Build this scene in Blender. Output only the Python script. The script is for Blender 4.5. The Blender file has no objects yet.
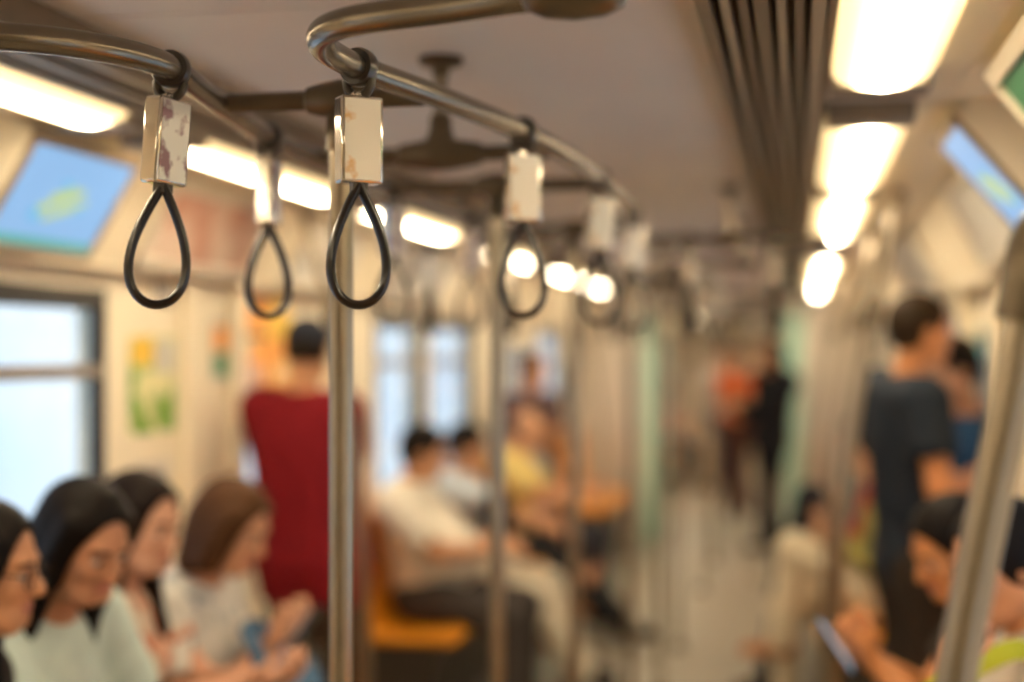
import bpy, bmesh, math, random
import numpy as np
from mathutils import Vector, Matrix
random.seed(4)
PI = math.pi
scene = bpy.context.scene
COL = scene.collection

# ------------------------------------------------------------------ helpers
class MB:
    """collects verts and faces, links them as one mesh object"""
    def __init__(s): s.v = []; s.f = []; s.m = []
    def add(s, vs, fs, mi=0):
        o = len(s.v); s.v += [tuple(p) for p in vs]
        s.f += [tuple(i + o for i in f) for f in fs]; s.m += [mi] * len(fs); return s
    def box(s, x0, x1, y0, y1, z0, z1, mi=0):
        vs = [(x, y, z) for x in (x0, x1) for y in (y0, y1) for z in (z0, z1)]
        return s.add(vs, [(0,1,3,2),(4,6,7,5),(0,4,5,1),(2,3,7,6),(0,2,6,4),(1,5,7,3)], mi)
    def obox(s, c, ax, h, mi=0):
        c = Vector(c); a = [Vector(x).normalized() for x in ax]
        vs = [c + a[0]*i*h[0] + a[1]*j*h[1] + a[2]*k*h[2] for i in (-1,1) for j in (-1,1) for k in (-1,1)]
        return s.add(vs, [(0,1,3,2),(4,6,7,5),(0,4,5,1),(2,3,7,6),(0,2,6,4),(1,5,7,3)], mi)
    def prism(s, prof, y0, y1, mi=0):
        """profile in (x, z) extruded along y"""
        n = len(prof)
        vs = [(x, y0, z) for x, z in prof] + [(x, y1, z) for x, z in prof]
        fs = [tuple(range(n))[::-1], tuple(range(n, 2*n))] + [(i, (i+1) % n, (i+1) % n + n, i + n) for i in range(n)]
        return s.add(vs, fs, mi)
    def tube(s, pts, r, n=16, closed=False, cap=True, mi=0, flat=None):
        pts = [Vector(p) for p in pts]; N = len(pts)
        rs = r if isinstance(r, (list, tuple)) else [r] * N
        tan = []
        for i in range(N):
            a = pts[(i-1) % N] if (closed or i > 0) else pts[i]
            b = pts[(i+1) % N] if (closed or i < N-1) else pts[i]
            tan.append((b - a).normalized())
        up = Vector((0,0,1)) if abs(tan[0].z) < .9 else Vector((1,0,0))
        if flat is not None: up = Vector(flat[2])
        nrm = (up - tan[0]*up.dot(tan[0])).normalized()
        rings = []
        for i in range(N):
            nrm = (nrm - tan[i]*nrm.dot(tan[i])).normalized()
            b = tan[i].cross(nrm)
            w, h = (rs[i], rs[i]) if flat is None else (flat[0], flat[1])
            rings.append([pts[i] + nrm*w*math.cos(2*PI*k/n) + b*h*math.sin(2*PI*k/n) for k in range(n)])
        vs = [p for ring in rings for p in ring]; fs = []
        for i in range(N if closed else N-1):
            j = (i+1) % N
            for k in range(n):
                fs.append((i*n+k, i*n+(k+1) % n, j*n+(k+1) % n, j*n+k))
        if cap and not closed:
            fs.append(tuple(range(n))[::-1]); fs.append(tuple(range((N-1)*n, N*n)))
        return s.add(vs, fs, mi)
    def lathe(s, prof, c=(0,0,0), axis=(0,0,1), n=24, mi=0):
        """(radius, height) pairs turned around an axis"""
        a = Vector(axis).normalized(); u = a.orthogonal().normalized(); w = a.cross(u); c = Vector(c)
        vs = [c + a*h + (u*math.cos(2*PI*k/n) + w*math.sin(2*PI*k/n))*max(r, 1e-4) for r, h in prof for k in range(n)]
        fs = [(i*n+k, i*n+(k+1) % n, (i+1)*n+(k+1) % n, (i+1)*n+k) for i in range(len(prof)-1) for k in range(n)]
        fs += [tuple(range(n))[::-1], tuple(range((len(prof)-1)*n, len(prof)*n))]
        return s.add(vs, fs, mi)
    def ell(s, c, ax, r, n=16, m=10, mi=0):
        c = Vector(c); vs = []; fs = []
        for i in range(m+1):
            t = PI*i/m
            for k in range(n):
                p = 2*PI*k/n
                vs.append(c + ax[0]*(r[0]*math.sin(t)*math.cos(p)) + ax[1]*(r[1]*math.sin(t)*math.sin(p)) + ax[2]*(r[2]*math.cos(t)))
        for i in range(m):
            for k in range(n): fs.append((i*n+k, (i+1)*n+k, (i+1)*n+(k+1) % n, i*n+(k+1) % n))
        return s.add(vs, fs, mi)
    def build(s, name, mats, parent=None, bevel=0, smooth=True, org=None, seg=2):
        me = bpy.data.meshes.new(name)
        off = Vector(org) if org is not None else Vector((0,0,0))
        me.from_pydata([tuple(Vector(p) - off) for p in s.v], [], s.f)
        for m in (mats if isinstance(mats, (list, tuple)) else [mats]): me.materials.append(m)
        if max(s.m, default=0): me.polygons.foreach_set('material_index', s.m)
        bm = bmesh.new(); bm.from_mesh(me)
        bmesh.ops.recalc_face_normals(bm, faces=bm.faces); bm.to_mesh(me); bm.free()
        o = bpy.data.objects.new(name, me); COL.objects.link(o)
        if parent is not None: o.parent = parent
        elif org is not None: o.location = off
        if bevel:
            b = o.modifiers.new('bevel', 'BEVEL'); b.width = bevel; b.segments = seg; b.limit_method = 'ANGLE'; b.angle_limit = .6
        if smooth:
            me.polygons.foreach_set('use_smooth', [True]*len(me.polygons))
            try: me.set_sharp_from_angle(angle=.7)
            except Exception: pass
        return o

def tag(o, label=None, cat=None, group=None, kind=None):
    if label: o['label'] = label
    if cat: o['category'] = cat
    if group: o['group'] = group
    if kind: o['kind'] = kind
    return o
def empty(name, loc, label=None, cat=None, group=None):
    o = bpy.data.objects.new(name, None); COL.objects.link(o); o.location = loc; o.empty_display_size = .1
    return tag(o, label, cat, group)
def struct(o): o['kind'] = 'structure'; return o
def copy_tree(o, parent=None):
    c = o.copy(); COL.objects.link(c)
    if parent is not None: c.parent = parent
    for ch in list(o.children): copy_tree(ch, c)
    return c
def spline(pts, k=8):
    """Catmull-Rom through the points"""
    P = [Vector(p) for p in pts]; P = [P[0]*2 - P[1]] + P + [P[-1]*2 - P[-2]]; out = []
    for i in range(1, len(P)-2):
        a, b, c, d = P[i-1:i+3]
        for j in range(k):
            t = j/k
            out.append(.5*((2*b) + (c-a)*t + (2*a-5*b+4*c-d)*t*t + (3*b-a-3*c+d)*t**3))
    return out + [P[-2]]

# ------------------------------------------------------------------ materials
def mat(name, col, rough=.5, metal=0, var=.06, scale=12, emit=None, strength=0, spec=.5, bump=0, coat=0, col2=None, thr=None, sss=0):
    m = bpy.data.materials.new(name); m.use_nodes = True; nt = m.node_tree; N = nt.nodes; L = nt.links
    b = N['Principled BSDF']; b.inputs['Roughness'].default_value = rough; b.inputs['Metallic'].default_value = metal
    b.inputs['Specular IOR Level'].default_value = spec
    if coat: b.inputs['Coat Weight'].default_value = coat; b.inputs['Coat Roughness'].default_value = .1
    tc = N.new('ShaderNodeTexCoord'); nz = N.new('ShaderNodeTexNoise'); nz.inputs['Scale'].default_value = scale
    nz.inputs['Detail'].default_value = 3
    L.new(tc.outputs['Object'], nz.inputs['Vector'])
    rp = N.new('ShaderNodeValToRGB'); c = Vector(col)
    if col2 is None:
        rp.color_ramp.elements[0].color = (*[max(0, x*(1-var)) for x in c], 1)
        rp.color_ramp.elements[1].color = (*[min(1, x*(1+var)) for x in c], 1)
        rp.color_ramp.elements[0].position = .3; rp.color_ramp.elements[1].position = .7
    else:
        t = thr or (.48, .54)
        rp.color_ramp.elements[0].color = (*col, 1); rp.color_ramp.elements[1].color = (*col2, 1)
        rp.color_ramp.elements[0].position, rp.color_ramp.elements[1].position = t
    L.new(nz.outputs['Fac'], rp.inputs['Fac']); L.new(rp.outputs['Color'], b.inputs['Base Color'])
    if bump:
        bp = N.new('ShaderNodeBump'); bp.inputs['Strength'].default_value = bump; bp.inputs['Distance'].default_value = .01
        L.new(nz.outputs['Fac'], bp.inputs['Height']); L.new(bp.outputs['Normal'], b.inputs['Normal'])
    if emit is not None:
        b.inputs['Emission Color'].default_value = (*emit, 1); b.inputs['Emission Strength'].default_value = strength
    if sss:
        b.inputs['Subsurface Weight'].default_value = sss; b.inputs['Subsurface Radius'].default_value = (.02,.008,.004)
    return m

M = dict(
    pole=mat('brushed_bronze_steel', (.33,.275,.205), .30, .85, .05, 30),
    rail=mat('bronze_rail', (.23,.195,.15), .24, .8, .05, 30),
    joint=mat('dark_bronze_fitting', (.13,.10,.065), .3, .6, .06, 30),
    wall=mat('cream_laminate', (.86,.77,.60), .38, 0, .03, 3),
    lining=mat('warm_grey_panel', (.62,.55,.46), .42, 0, .03, 3),
    ceil=mat('ceiling_grey', (.70,.66,.63), .48, 0, .04, 2),
    cove=mat('cove_cream', (.86,.76,.58), .38, 0, .03, 3),
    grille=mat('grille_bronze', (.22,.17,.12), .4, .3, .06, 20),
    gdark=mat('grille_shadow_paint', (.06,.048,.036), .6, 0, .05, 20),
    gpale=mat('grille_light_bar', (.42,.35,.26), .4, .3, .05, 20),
    floor=mat('vinyl_floor', (.27,.23,.175), .42, 0, .10, 60),
    strip=mat('floor_green_strip', (.20,.24,.20), .4, 0, .08, 40),
    fixture=mat('fixture_white', (.72,.66,.56), .4, 0, .03, 10),
    glow=mat('lamp_diffuser', (.9,.85,.7), .4, 0, .01, 4, (1.0,.76,.40), 1.25),
    blackp=mat('black_plastic', (.018,.012,.008), .30, 0, .05, 30, spec=.36, coat=.05),
    strapblk=mat('collar_plastic', (.05,.038,.028), .28, 0, .05, 30, spec=.6),
    chrome=mat('clear_holder_frame', (.72,.66,.58), .12, .8, .03, 20),
    card=mat('advert_card_print', (.86,.80,.70), .25, 0, .02, 24, col2=(.72,.45,.22), thr=(.54,.62), coat=.4),
    cardb=mat('advert_card_print_blue', (.84,.80,.76), .25, 0, .02, 26, col2=(.30,.16,.20), thr=(.47,.56), coat=.4),
    rubber=mat('window_gasket', (.025,.022,.02), .5, 0, .05, 20),
    alu=mat('window_bar', (.30,.25,.20), .4, .4, .05, 20),
    seat=mat('orange_moulded_plastic', (.72,.27,.015), .35, 0, .05, 8),
    base=mat('seat_base_dark', (.045,.032,.022), .5, 0, .08, 10),
    housing=mat('monitor_housing', (.86,.78,.62), .4, 0, .03, 5),
    bezel=mat('monitor_bezel', (.38,.28,.18), .35, 0, .04, 10),
    screen=mat('screen_blue', (.02,.04,.08), .3, 0, .02, 5, (.28,.50,.80), .47),
    screeng=mat('screen_teal', (.02,.06,.05), .3, 0, .02, 5, (.14,.50,.46), .38),
    screeny=mat('screen_lime', (.05,.06,.01), .3, 0, .02, 5, (.48,.60,.26), .5),
    screenc=mat('screen_cyan', (.02,.06,.08), .3, 0, .02, 5, (.16,.46,.74), .49),
    adgreen=mat('poster_green', (.78,.74,.42), .4, 0, .1, 9, col2=(.12,.34,.02), thr=(.44,.52)),
    adyel=mat('poster_yellow', (.80,.52,.05), .4, 0, .1, 9),
    adorange=mat('poster_orange', (.85,.36,.06), .4, 0, .1, 9, col2=(.75,.62,.35), thr=(.56,.62)),
    adred=mat('poster_red', (.74,.58,.48), .4, 0, .1, 6, col2=(.58,.30,.22), thr=(.40,.62)),
    adgrey=mat('poster_pale', (.62,.60,.56), .4, 0, .05, 6),
    adteal=mat('poster_teal', (.05,.42,.46), .4, 0, .06, 9),
    adbrown=mat('sign_brown', (.20,.12,.07), .4, 0, .2, 9),
    dkgreen=mat('sign_green', (.05,.28,.14), .4, 0, .1, 9),
    gangway=mat('gangway_pale_green', (.44,.70,.56), .35, 0, .05, 4),
    bellows=mat('gangway_bellows', (.16,.15,.13), .7, 0, .08, 10),
    concrete=mat('pale_concrete', (.62,.64,.66), .8, 0, .1, 1),
    phone=mat('phone_black', (.02,.02,.024), .2, 0, .05, 20),
    phscr=mat('phone_screen', (.03,.04,.05), .15, 0, .02, 10, (.55,.68,.8), .38),
)
def lamp_gradient(m, base=.75, peak=25, width=.030):
    # the tube behind the lens glows brightest along the lamp's own centre line
    nt = m.node_tree; N = nt.nodes; L = nt.links; b = N['Principled BSDF']
    tc = N.new('ShaderNodeTexCoord'); sx = N.new('ShaderNodeSeparateXYZ'); L.new(tc.outputs['Object'], sx.inputs[0])
    def mth(op, a, v):
        q = N.new('ShaderNodeMath'); q.operation = op
        L.new(a, q.inputs[0]); q.inputs[1].default_value = v; return q.outputs[0]
    a = mth('DIVIDE', sx.outputs['X'], width); a = mth('ABSOLUTE', a, 0); a = mth('POWER', a, 2.0); a = mth('MULTIPLY', a, -1.0)
    q = N.new('ShaderNodeMath'); q.operation = 'EXPONENT'; L.new(a, q.inputs[0])
    L.new(mth('ADD', mth('MULTIPLY', q.outputs[0], peak), base), b.inputs['Emission Strength'])
    mx = N.new('ShaderNodeMix'); mx.data_type = 'RGBA'; L.new(q.outputs[0], mx.inputs[0]); mx.inputs[6].default_value = (1.0,.72,.34,1); mx.inputs[7].default_value = (1.0,.85,.62,1)
    L.new(mx.outputs[2], b.inputs['Emission Color'])
lamp_gradient(M['glow'])
def glass_mat():
    m = bpy.data.materials.new('window_glass'); m.use_nodes = True; nt = m.node_tree; N = nt.nodes; L = nt.links
    N.remove(N['Principled BSDF']); out = N['Material Output']
    t = N.new('ShaderNodeBsdfTransparent'); t.inputs['Color'].default_value = (.93,.96,.98,1)
    g = N.new('ShaderNodeBsdfGlossy'); g.inputs['Roughness'].default_value = .03
    lw = N.new('ShaderNodeLayerWeight'); lw.inputs['Blend'].default_value = .5
    pw = N.new('ShaderNodeMath'); pw.operation = 'POWER'; pw.inputs[1].default_value = 5
    f = N.new('ShaderNodeMath'); f.operation = 'MULTIPLY_ADD'; f.inputs[1].default_value = .5; f.inputs[2].default_value = .03
    L.new(lw.outputs['Facing'], pw.inputs[0]); L.new(pw.outputs[0], f.inputs[0])
    mx = N.new('ShaderNodeMixShader'); L.new(f.outputs[0], mx.inputs[0]); L.new(t.outputs[0], mx.inputs[1]); L.new(g.outputs[0], mx.inputs[2])
    L.new(mx.outputs[0], out.inputs['Surface']); return m
M['glass'] = glass_mat()
_cloth = {}
def cloth(col, col2=None, scale=22, thr=None):
    k = (col, col2, scale)
    if k not in _cloth: _cloth[k] = mat('woven_cloth', col, .85, 0, .08, scale, spec=.15, col2=col2, thr=thr)
    return _cloth[k]
_skin = {}
def skin(col):
    if col not in _skin: _skin[col] = mat('skin', col, .5, 0, .05, 18, spec=.35)
    return _skin[col]
_hair = {}
def hairm(col):
    if col not in _hair: _hair[col] = mat('hair', col, .6, 0, .25, 60, spec=.12, bump=.3)
    return _hair[col]
M['lip'] = mat('lips', (.48,.16,.12), .4, 0, .05, 30)
M['eye'] = mat('eye_white', (.55,.50,.45), .2, 0, .02, 30)
M['iris'] = mat('iris_dark', (.02,.012,.008), .15, 0, .05, 30)

# ------------------------------------------------------------------ world, camera
w = bpy.data.worlds.new('daylight'); scene.world = w; w.use_nodes = True
nt = w.node_tree; bg = nt.nodes['Background']
tc = nt.nodes.new('ShaderNodeTexCoord'); nz = nt.nodes.new('ShaderNodeTexNoise'); nz.inputs['Scale'].default_value = 2.6; nz.inputs['Detail'].default_value = 3
rp = nt.nodes.new('ShaderNodeValToRGB')
rp.color_ramp.elements[0].position = .42; rp.color_ramp.elements[0].color = (.40,.62,.88,1)
rp.color_ramp.elements[1].position = .60; rp.color_ramp.elements[1].color = (.86,.94,1.0,1)
nt.links.new(tc.outputs['Generated'], nz.inputs['Vector']); nt.links.new(nz.outputs['Fac'], rp.inputs['Fac'])
nt.links.new(rp.outputs['Color'], bg.inputs['Color']); bg.inputs['Strength'].default_value = .66

CAM = Vector((.655, 0, 1.65))
cd = bpy.data.cameras.new('camera'); cam = bpy.data.objects.new('camera', cd); COL.objects.link(cam)
cam.location = CAM; cam.rotation_euler = (math.radians(90.443), 0, math.radians(11.372))
cd.sensor_width = 36; cd.lens = 1422/1024*36; cd.clip_start = .05
cd.dof.use_dof = True; cd.dof.focus_distance = 1.75; cd.dof.aperture_fstop = 1.2; cd.dof.aperture_blades = 0
scene.camera = cam
vs = scene.view_settings; vs.view_transform = 'Standard'; vs.look = 'None'; vs.gamma = 1; vs.use_curve_mapping = False; vs.exposure = 1.12

# ------------------------------------------------------------------ car shell
Y0, Y1, Y2, Y3 = -2.6, 12.6, 13.3, 23.0
DOORS = [(.05,1.2), (4.80,5.86), (9.3,10.4)]
DOORS_B = [(15.2,16.3)]
WINS_L = [(1.80,3.80), (6.48,7.32), (7.47,8.56), (10.75,12.0), (13.7,14.9), (16.8,18.4)]
WINS_R = [(1.75,3.9), (6.28,8.30), (10.75,12.0), (13.7,14.9), (16.8,18.4)]
ZS, ZT = .86, 1.83          # window sill and head
DZ = 1.88                   # door head
XW = 1.31
b = MB(); b.box(-1.45,1.45,Y0,Y3,-.12,0); floor = struct(b.build('floor', M['floor'], smooth=False))
b = MB()
for s in (-1,1): b.box(min(s*.66,s*.60), max(s*.66,s*.60), Y0, Y1, 0, .004)
struct(b.build('trim_floor', M['strip'], smooth=False))
def wall(side, wins):
    s = -1 if side == 'left' else 1
    b = MB(); x0, x1 = sorted((s*XW, s*(XW+.09)))
    holes = sorted([(a, c, ZS, ZT) for a, c in wins] + [(a, c, 0, DZ) for a, c in DOORS + DOORS_B])
    y = Y0
    for a, c, z0, z1 in holes:
        if a > y: b.box(x0,x1,y,a,0,2.0)
        if z0 > 0: b.box(x0,x1,a,c,0,z0)
        b.box(x0,x1,a,c,z1,2.0)
        y = c
    b.box(x0,x1,y,Y3,0,2.0)
    struct(b.build('wall_'+side, M['wall'], smooth=False))
wall('left', WINS_L); wall('right', WINS_R)
def cove(s, name):
    p = [(.90,2.165),(.965,2.16),(1.10,2.165),(1.235,1.90),(1.235,1.885),(XW+.02,1.885),(XW+.06,2.32),(.90,2.32)]
    b = MB(); b.prism([(s*x, z) for x, z in p], Y0, Y3); struct(b.build(name, M['cove'], smooth=False))
cove(-1, 'trim_1'); cove(1, 'trim_2')
# centre ceiling, with its cross seams
b = MB(); y = Y0
while y < Y3:
    y1 = min(y+1.19, Y3); b.box(-.52,.52,y,y1-.008,2.20,2.24); y += 1.19
b.box(-.52,.52,Y0,Y3,2.204,2.3)
struct(b.build('ceiling', M['ceil'], smooth=False))
b = MB(); b.box(-1.45,1.45,Y0,Y3,2.30,2.36); struct(b.build('ceiling_outer', M['gdark'], smooth=False))
for i, s in enumerate((-1,1)):        # air grilles: a dark trough with long bars
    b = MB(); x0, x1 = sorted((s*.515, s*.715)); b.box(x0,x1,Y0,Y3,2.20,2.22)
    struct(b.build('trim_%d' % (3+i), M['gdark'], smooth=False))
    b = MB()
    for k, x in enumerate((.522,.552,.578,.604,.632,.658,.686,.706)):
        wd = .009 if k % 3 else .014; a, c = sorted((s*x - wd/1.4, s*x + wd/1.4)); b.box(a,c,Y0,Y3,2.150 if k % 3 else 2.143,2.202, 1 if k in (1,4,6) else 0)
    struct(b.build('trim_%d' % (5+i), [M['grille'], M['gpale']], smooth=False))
    b = MB(); x0, x1 = sorted((s*.70, s*.905)); b.box(x0,x1,Y0,Y3,2.172,2.30)
    struct(b.build('trim_%d' % (7+i), M['lining'], smooth=False))
# end walls
b = MB(); b.box(-1.45,1.45,Y0-.1,Y0,0,2.36); struct(b.build('wall_back', M['wall'], smooth=False))
b = MB(); b.box(-1.45,1.45,Y3,Y3+.1,0,2.36); struct(b.build('wall_front', M['lining'], smooth=False))
# bulkhead with the open gangway
b = MB()
for s in (-1,1):
    x0, x1 = sorted((s*.70, s*1.25)); b.box(x0,x1,Y1,Y1+.06,0,2.2)
b.box(-.70,.70,Y1,Y1+.06,2.0,2.2)
struct(b.build('wall_bulkhead', M['lining'], bevel=.004))
for k, s in enumerate((-1,1)):
    x0, x1 = sorted((s*.54, s*.70)); b = MB(); b.box(x0,x1,Y1-.02,Y2,0,2.0)
    struct(b.build('trim_gangway_side', M['gangway'], bevel=.02))
b = MB(); b.box(-.56,.56,Y1,Y2,1.98,2.04); struct(b.build('trim_gangway_top', M['bellows'], smooth=False))

# windows
def window(n, s, a, c, bar=True):
    x = s*XW; e = empty('window_%d' % n, (x,(a+c)/2,ZS)); struct(e); o = e.location
    b = MB(); t = .034; x0, x1 = sorted((x - s*.006, x + s*.035))
    b.box(x0,x1,a,a+t,ZS,ZT); b.box(x0,x1,c-t,c,ZS,ZT); b.box(x0,x1,a,c,ZT-.06,ZT); b.box(x0,x1,a,c,ZS,ZS+t)
    f = b.build('window_frame', M['rubber'], e, bevel=.006, org=o)
    if bar:
        b = MB(); b.box(x0,x1,a+t,c-t,1.575,1.615); b.build('window_bar', M['alu'], e, bevel=.005, org=o)
    b = MB(); xg = x + s*.02; b.box(min(xg,xg+s*.006),max(xg,xg+s*.006),a+.02,c-.02,ZS+.02,ZT-.02); b.build('window_pane', M['glass'], e, smooth=False, org=o)
k = 1
for a, c in WINS_L: window(k, -1, a, c); k += 1
for a, c in WINS_R: window(k, 1, a, c); k += 1
def door(n, s, a, c):
    x = s*(XW+.03); e = empty('door_%d' % n, (x,(a+c)/2,0)); struct(e); o = e.location; m = (a+c)/2
    for y0, y1 in ((a,m-.004),(m+.004,c)):
        b = MB(); x0, x1 = sorted((x, x+s*.035)); za, zb = .95, 1.72; w0, w1 = y0+.11, y1-.11
        b.box(x0,x1,y0,y1,0,za); b.box(x0,x1,y0,y1,zb,DZ); b.box(x0,x1,y0,w0,za,zb); b.box(x0,x1,w1,y1,za,zb)
        lf = b.build('door_leaf', M['wall'], e, org=o, smooth=False)
        b = MB(); t = .022; q0, q1 = sorted((x-s*.004, x+s*.02))
        b.box(q0,q1,w0,w0+t,za,zb); b.box(q0,q1,w1-t,w1,za,zb); b.box(q0,q1,w0,w1,za,za+t); b.box(q0,q1,w0,w1,zb-t,zb)
        b.build('gasket', M['rubber'], lf, bevel=.004, org=o)
        b = MB(); g0, g1 = sorted((x+s*.012, x+s*.018)); b.box(g0,g1,w0+.005,w1-.005,za+.005,zb-.005); b.build('door_pane', M['glass'], lf, smooth=False, org=o)
    b = MB(); x0, x1 = sorted((x, x+s*.04)); b.box(x0,x1,m-.008,m+.008,0,DZ); b.build('door_seal', M['rubber'], e, org=o, smooth=False)
k = 1
for s in (-1,1):
    for a, c in DOORS + DOORS_B: door(k, s, a, c); k += 1
for i, (s, y) in enumerate(((-1,4.34),(-1,4.75),(-1,5.92),(1,4.75),(1,5.92))):     # pillars beside the doors
    b = MB(); x0, x1 = sorted((s*XW, s*(XW-.035))); b.box(x0,x1,y-.045,y+.045,0,1.9)
    struct(b.build('trim_pillar', M['cove'], bevel=.012))
# pale buildings outside the windows
for y0, y1, x, h in ((4,13,-16,5),(17,26,-24,2.2),(30,48,-30,7)):
    b = MB(); b.box(x-6,x,y0,y1,-6,h)
    for yy in np.arange(y0+.8, y1-1, 1.6):
        for zz in np.arange(-4, h-1, 1.5): b.box(x-.05,x+.03,yy,yy+.8,zz,zz+.8,1)
    o = b.build('building', [M['concrete'], M['alu']], smooth=False, org=(x,(y0+y1)/2,-6))
    tag(o, {4:'pale concrete building outside the large left window',17:'low pale block outside, further along the line',30:'tall pale block far outside the left windows'}[y0], 'building')

# ------------------------------------------------------------------ ceiling lights
PLACE = ['nearest the camera', 'second along the ceiling', 'third along the ceiling', 'fourth along the ceiling', 'fifth along the ceiling', 'sixth along the ceiling', 'seventh along the ceiling', 'eighth along the ceiling']
def light(s, y0, y1, label, group):
    e = empty('ceiling_light', (s*.805,(y0+y1)/2,2.17), label, 'light', group); o = e.location
    P = [(s*(.805+dx), z) for dx, z in ((-.088,2.172),(-.088,2.155),(-.074,2.140),(-.04,2.129),(0,2.125),(.04,2.129),(.074,2.140),(.088,2.155),(.088,2.172))]
    b = MB(); b.prism(P, y0, y1); b.build('diffuser', M['glow'], e, org=o)
    for ya, yb in ((y0-.10,y0),(y1,y1+.10)):
        b = MB(); x0, x1 = sorted((s*.715,s*.895)); b.box(x0,x1,ya,yb,2.128,2.173); b.build('end_cap', M['alu'], e, bevel=.006, org=o)
LS = [(-.1,1.25),(1.5,2.76),(3.16,4.26),(4.75,6.3),(6.78,8.08),(8.6,9.85),(10.4,12.1)]
RS = [(-.05,1.25),(1.42,2.66),(3.14,4.34),(4.62,6.2),(7.7,9.1),(9.6,10.7),(11.0,12.2)]
for i, (a, c) in enumerate(LS): light(-1, a, c, 'glowing ceiling light strip on the left side, ' + PLACE[i], 'left ceiling lights')
for i, (a, c) in enumerate(RS): light(1, a, c, 'glowing ceiling light strip on the right side, ' + PLACE[i], 'right ceiling lights')
for s, n in ((-1,'left'),(1,'right')):
    for q, (a, c) in enumerate(((13.7,15.2),(15.7,17.2),(17.7,19.2),(19.7,21.2))): light(s, a, c, '%s ceiling light in the next car beyond the gangway, %s' % (n, ['nearest','second','third','furthest'][q]), 'lights of the next car')

# ------------------------------------------------------------------ grab rails, poles, hangers
RZ = 2.02; RR = .0172
RIGHT = [(.431,1.438),(.36,1.455),(.286,1.482),(.180,1.515),(.122,1.56),(.094,1.63),(.089,1.70),(.100,1.80),(.145,2.0),(.201,2.325),(.230,2.65),(.240,3.05),(.239,3.376),(.225,3.8),(.19,4.1),(.12,4.4),(.094,4.53),(.115,4.64),(.20,4.70),(.32,4.725),(.46,4.73),(.74,4.73)]
LEFT = [(-.43,1.475),(-.38,1.48),(-.322,1.492),(-.261,1.513),(-.205,1.555),(-.168,1.61),(-.147,1.68),(-.149,1.75),(-.176,1.9),(-.204,2.084),(-.233,2.285),(-.25,2.6),(-.25,3.13),(-.24,3.6),(-.20,4.1),(-.13,4.4),(-.10,4.53),(-.12,4.64),(-.20,4.70),(-.32,4.725),(-.46,4.73),(-.74,4.73)]
def rail(side, dy, label):
    pts = RIGHT if side > 0 else LEFT
    pts = [(x, y+dy, RZ) for x, y in pts]
    e = empty('overhead_handrail', (pts[11][0], pts[11][1], RZ), label, 'handrail', 'overhead handrails'); o = e.location
    b = MB(); b.tube(spline(pts, 6), RR, 18); b.build('rail_tube', M['rail'], e, org=o)
    for yy in (pts[0][1], 4.73+dy):
        hx = side*.431
        b = MB()
        b.tube([(hx,yy,RZ),(hx,yy,2.205)], .014, 14); b.build('hanger_post', M['pole'], e, org=o)
        b = MB(); b.lathe([(.01,-.055),(.019,-.05),(.027,-.03),(.030,0),(.027,.03),(.019,.05),(.01,.055)], (hx,yy,RZ), (1,0,0)); b.build('joint_collar', M['joint'], e, org=o)
        b = MB(); b.lathe([(.04,0),(.04,-.008),(.026,-.02),(.016,-.03)], (hx,yy,2.203)); b.build('ceiling_flange', M['joint'], e, org=o)
    for xx, yy in (pts[-1][:2],):
        b = MB(); b.lathe([(.004,-.02),(.018,-.016),(.022,0),(.018,.016),(.004,.02)], (xx,yy,RZ), (1,0,0)); b.build('end_cap', M['joint'], e, org=o)
rail(1, 0, 'curved bronze overhead handrail nearest, bending across at the top right of centre')
rail(-1, 0, 'curved bronze overhead handrail entering at the top left of the photo')
rail(1, 4.55, 'right-hand overhead handrail of the middle seating bay, beyond the first doors')
rail(-1, 4.55, 'left-hand overhead handrail of the middle seating bay, beyond the first doors')
rail(1, 12.3, 'right-hand overhead handrail in the next car')
rail(-1, 12.3, 'left-hand overhead handrail in the next car')
def railx(side, y):
    p = [q for q in (RIGHT if side > 0 else LEFT)][5:17]
    for (xa, ya), (xb, yb) in zip(p, p[1:]):
        if ya <= y <= yb: return xa + (xb-xa)*(y-ya)/(yb-ya)
    return p[0][0]
def crossbar(e, y, dy, o, name='crossbar'):
    xa, xb = railx(-1, y), railx(1, y)
    b = MB(); b.tube([(xa+.017,y+dy,RZ),(xb-.017,y+dy,RZ)], .0145, 14); b.build(name, M['joint'], e, org=o)
def pole(y, dy, label, cross=True):
    Y = y+dy; e = empty('grab_pole', (0,Y,0), label, 'pole', 'centre grab poles'); o = e.location
    b = MB(); b.tube([(0,Y,.0),(0,Y,RZ-.01 if cross else 2.2)], .0178, 18); b.build('pole_tube', M['pole'], e, org=o)
    b = MB(); b.lathe([(.045,0),(.045,.012),(.03,.022),(.021,.05)], (0,Y,0)); b.build('floor_flange', M['joint'], e, org=o)
    if cross:
        b = MB(); b.lathe([(.012,-.055),(.02,-.05),(.025,-.03),(.03,0),(.025,.03),(.02,.05),(.012,.055)], (0,Y,RZ), (1,0,0))
        b.tube([(0,Y,RZ),(0,Y,RZ-.075)], .0225, 18); b.build('joint_hub', M['joint'], e, org=o)
        crossbar(e, y, dy, o)
    else:
        b = MB(); b.lathe([(.045,0),(.045,-.01),(.03,-.02),(.021,-.05)], (0,Y,2.2)); b.build('ceiling_flange', M['joint'], e, org=o)
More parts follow.
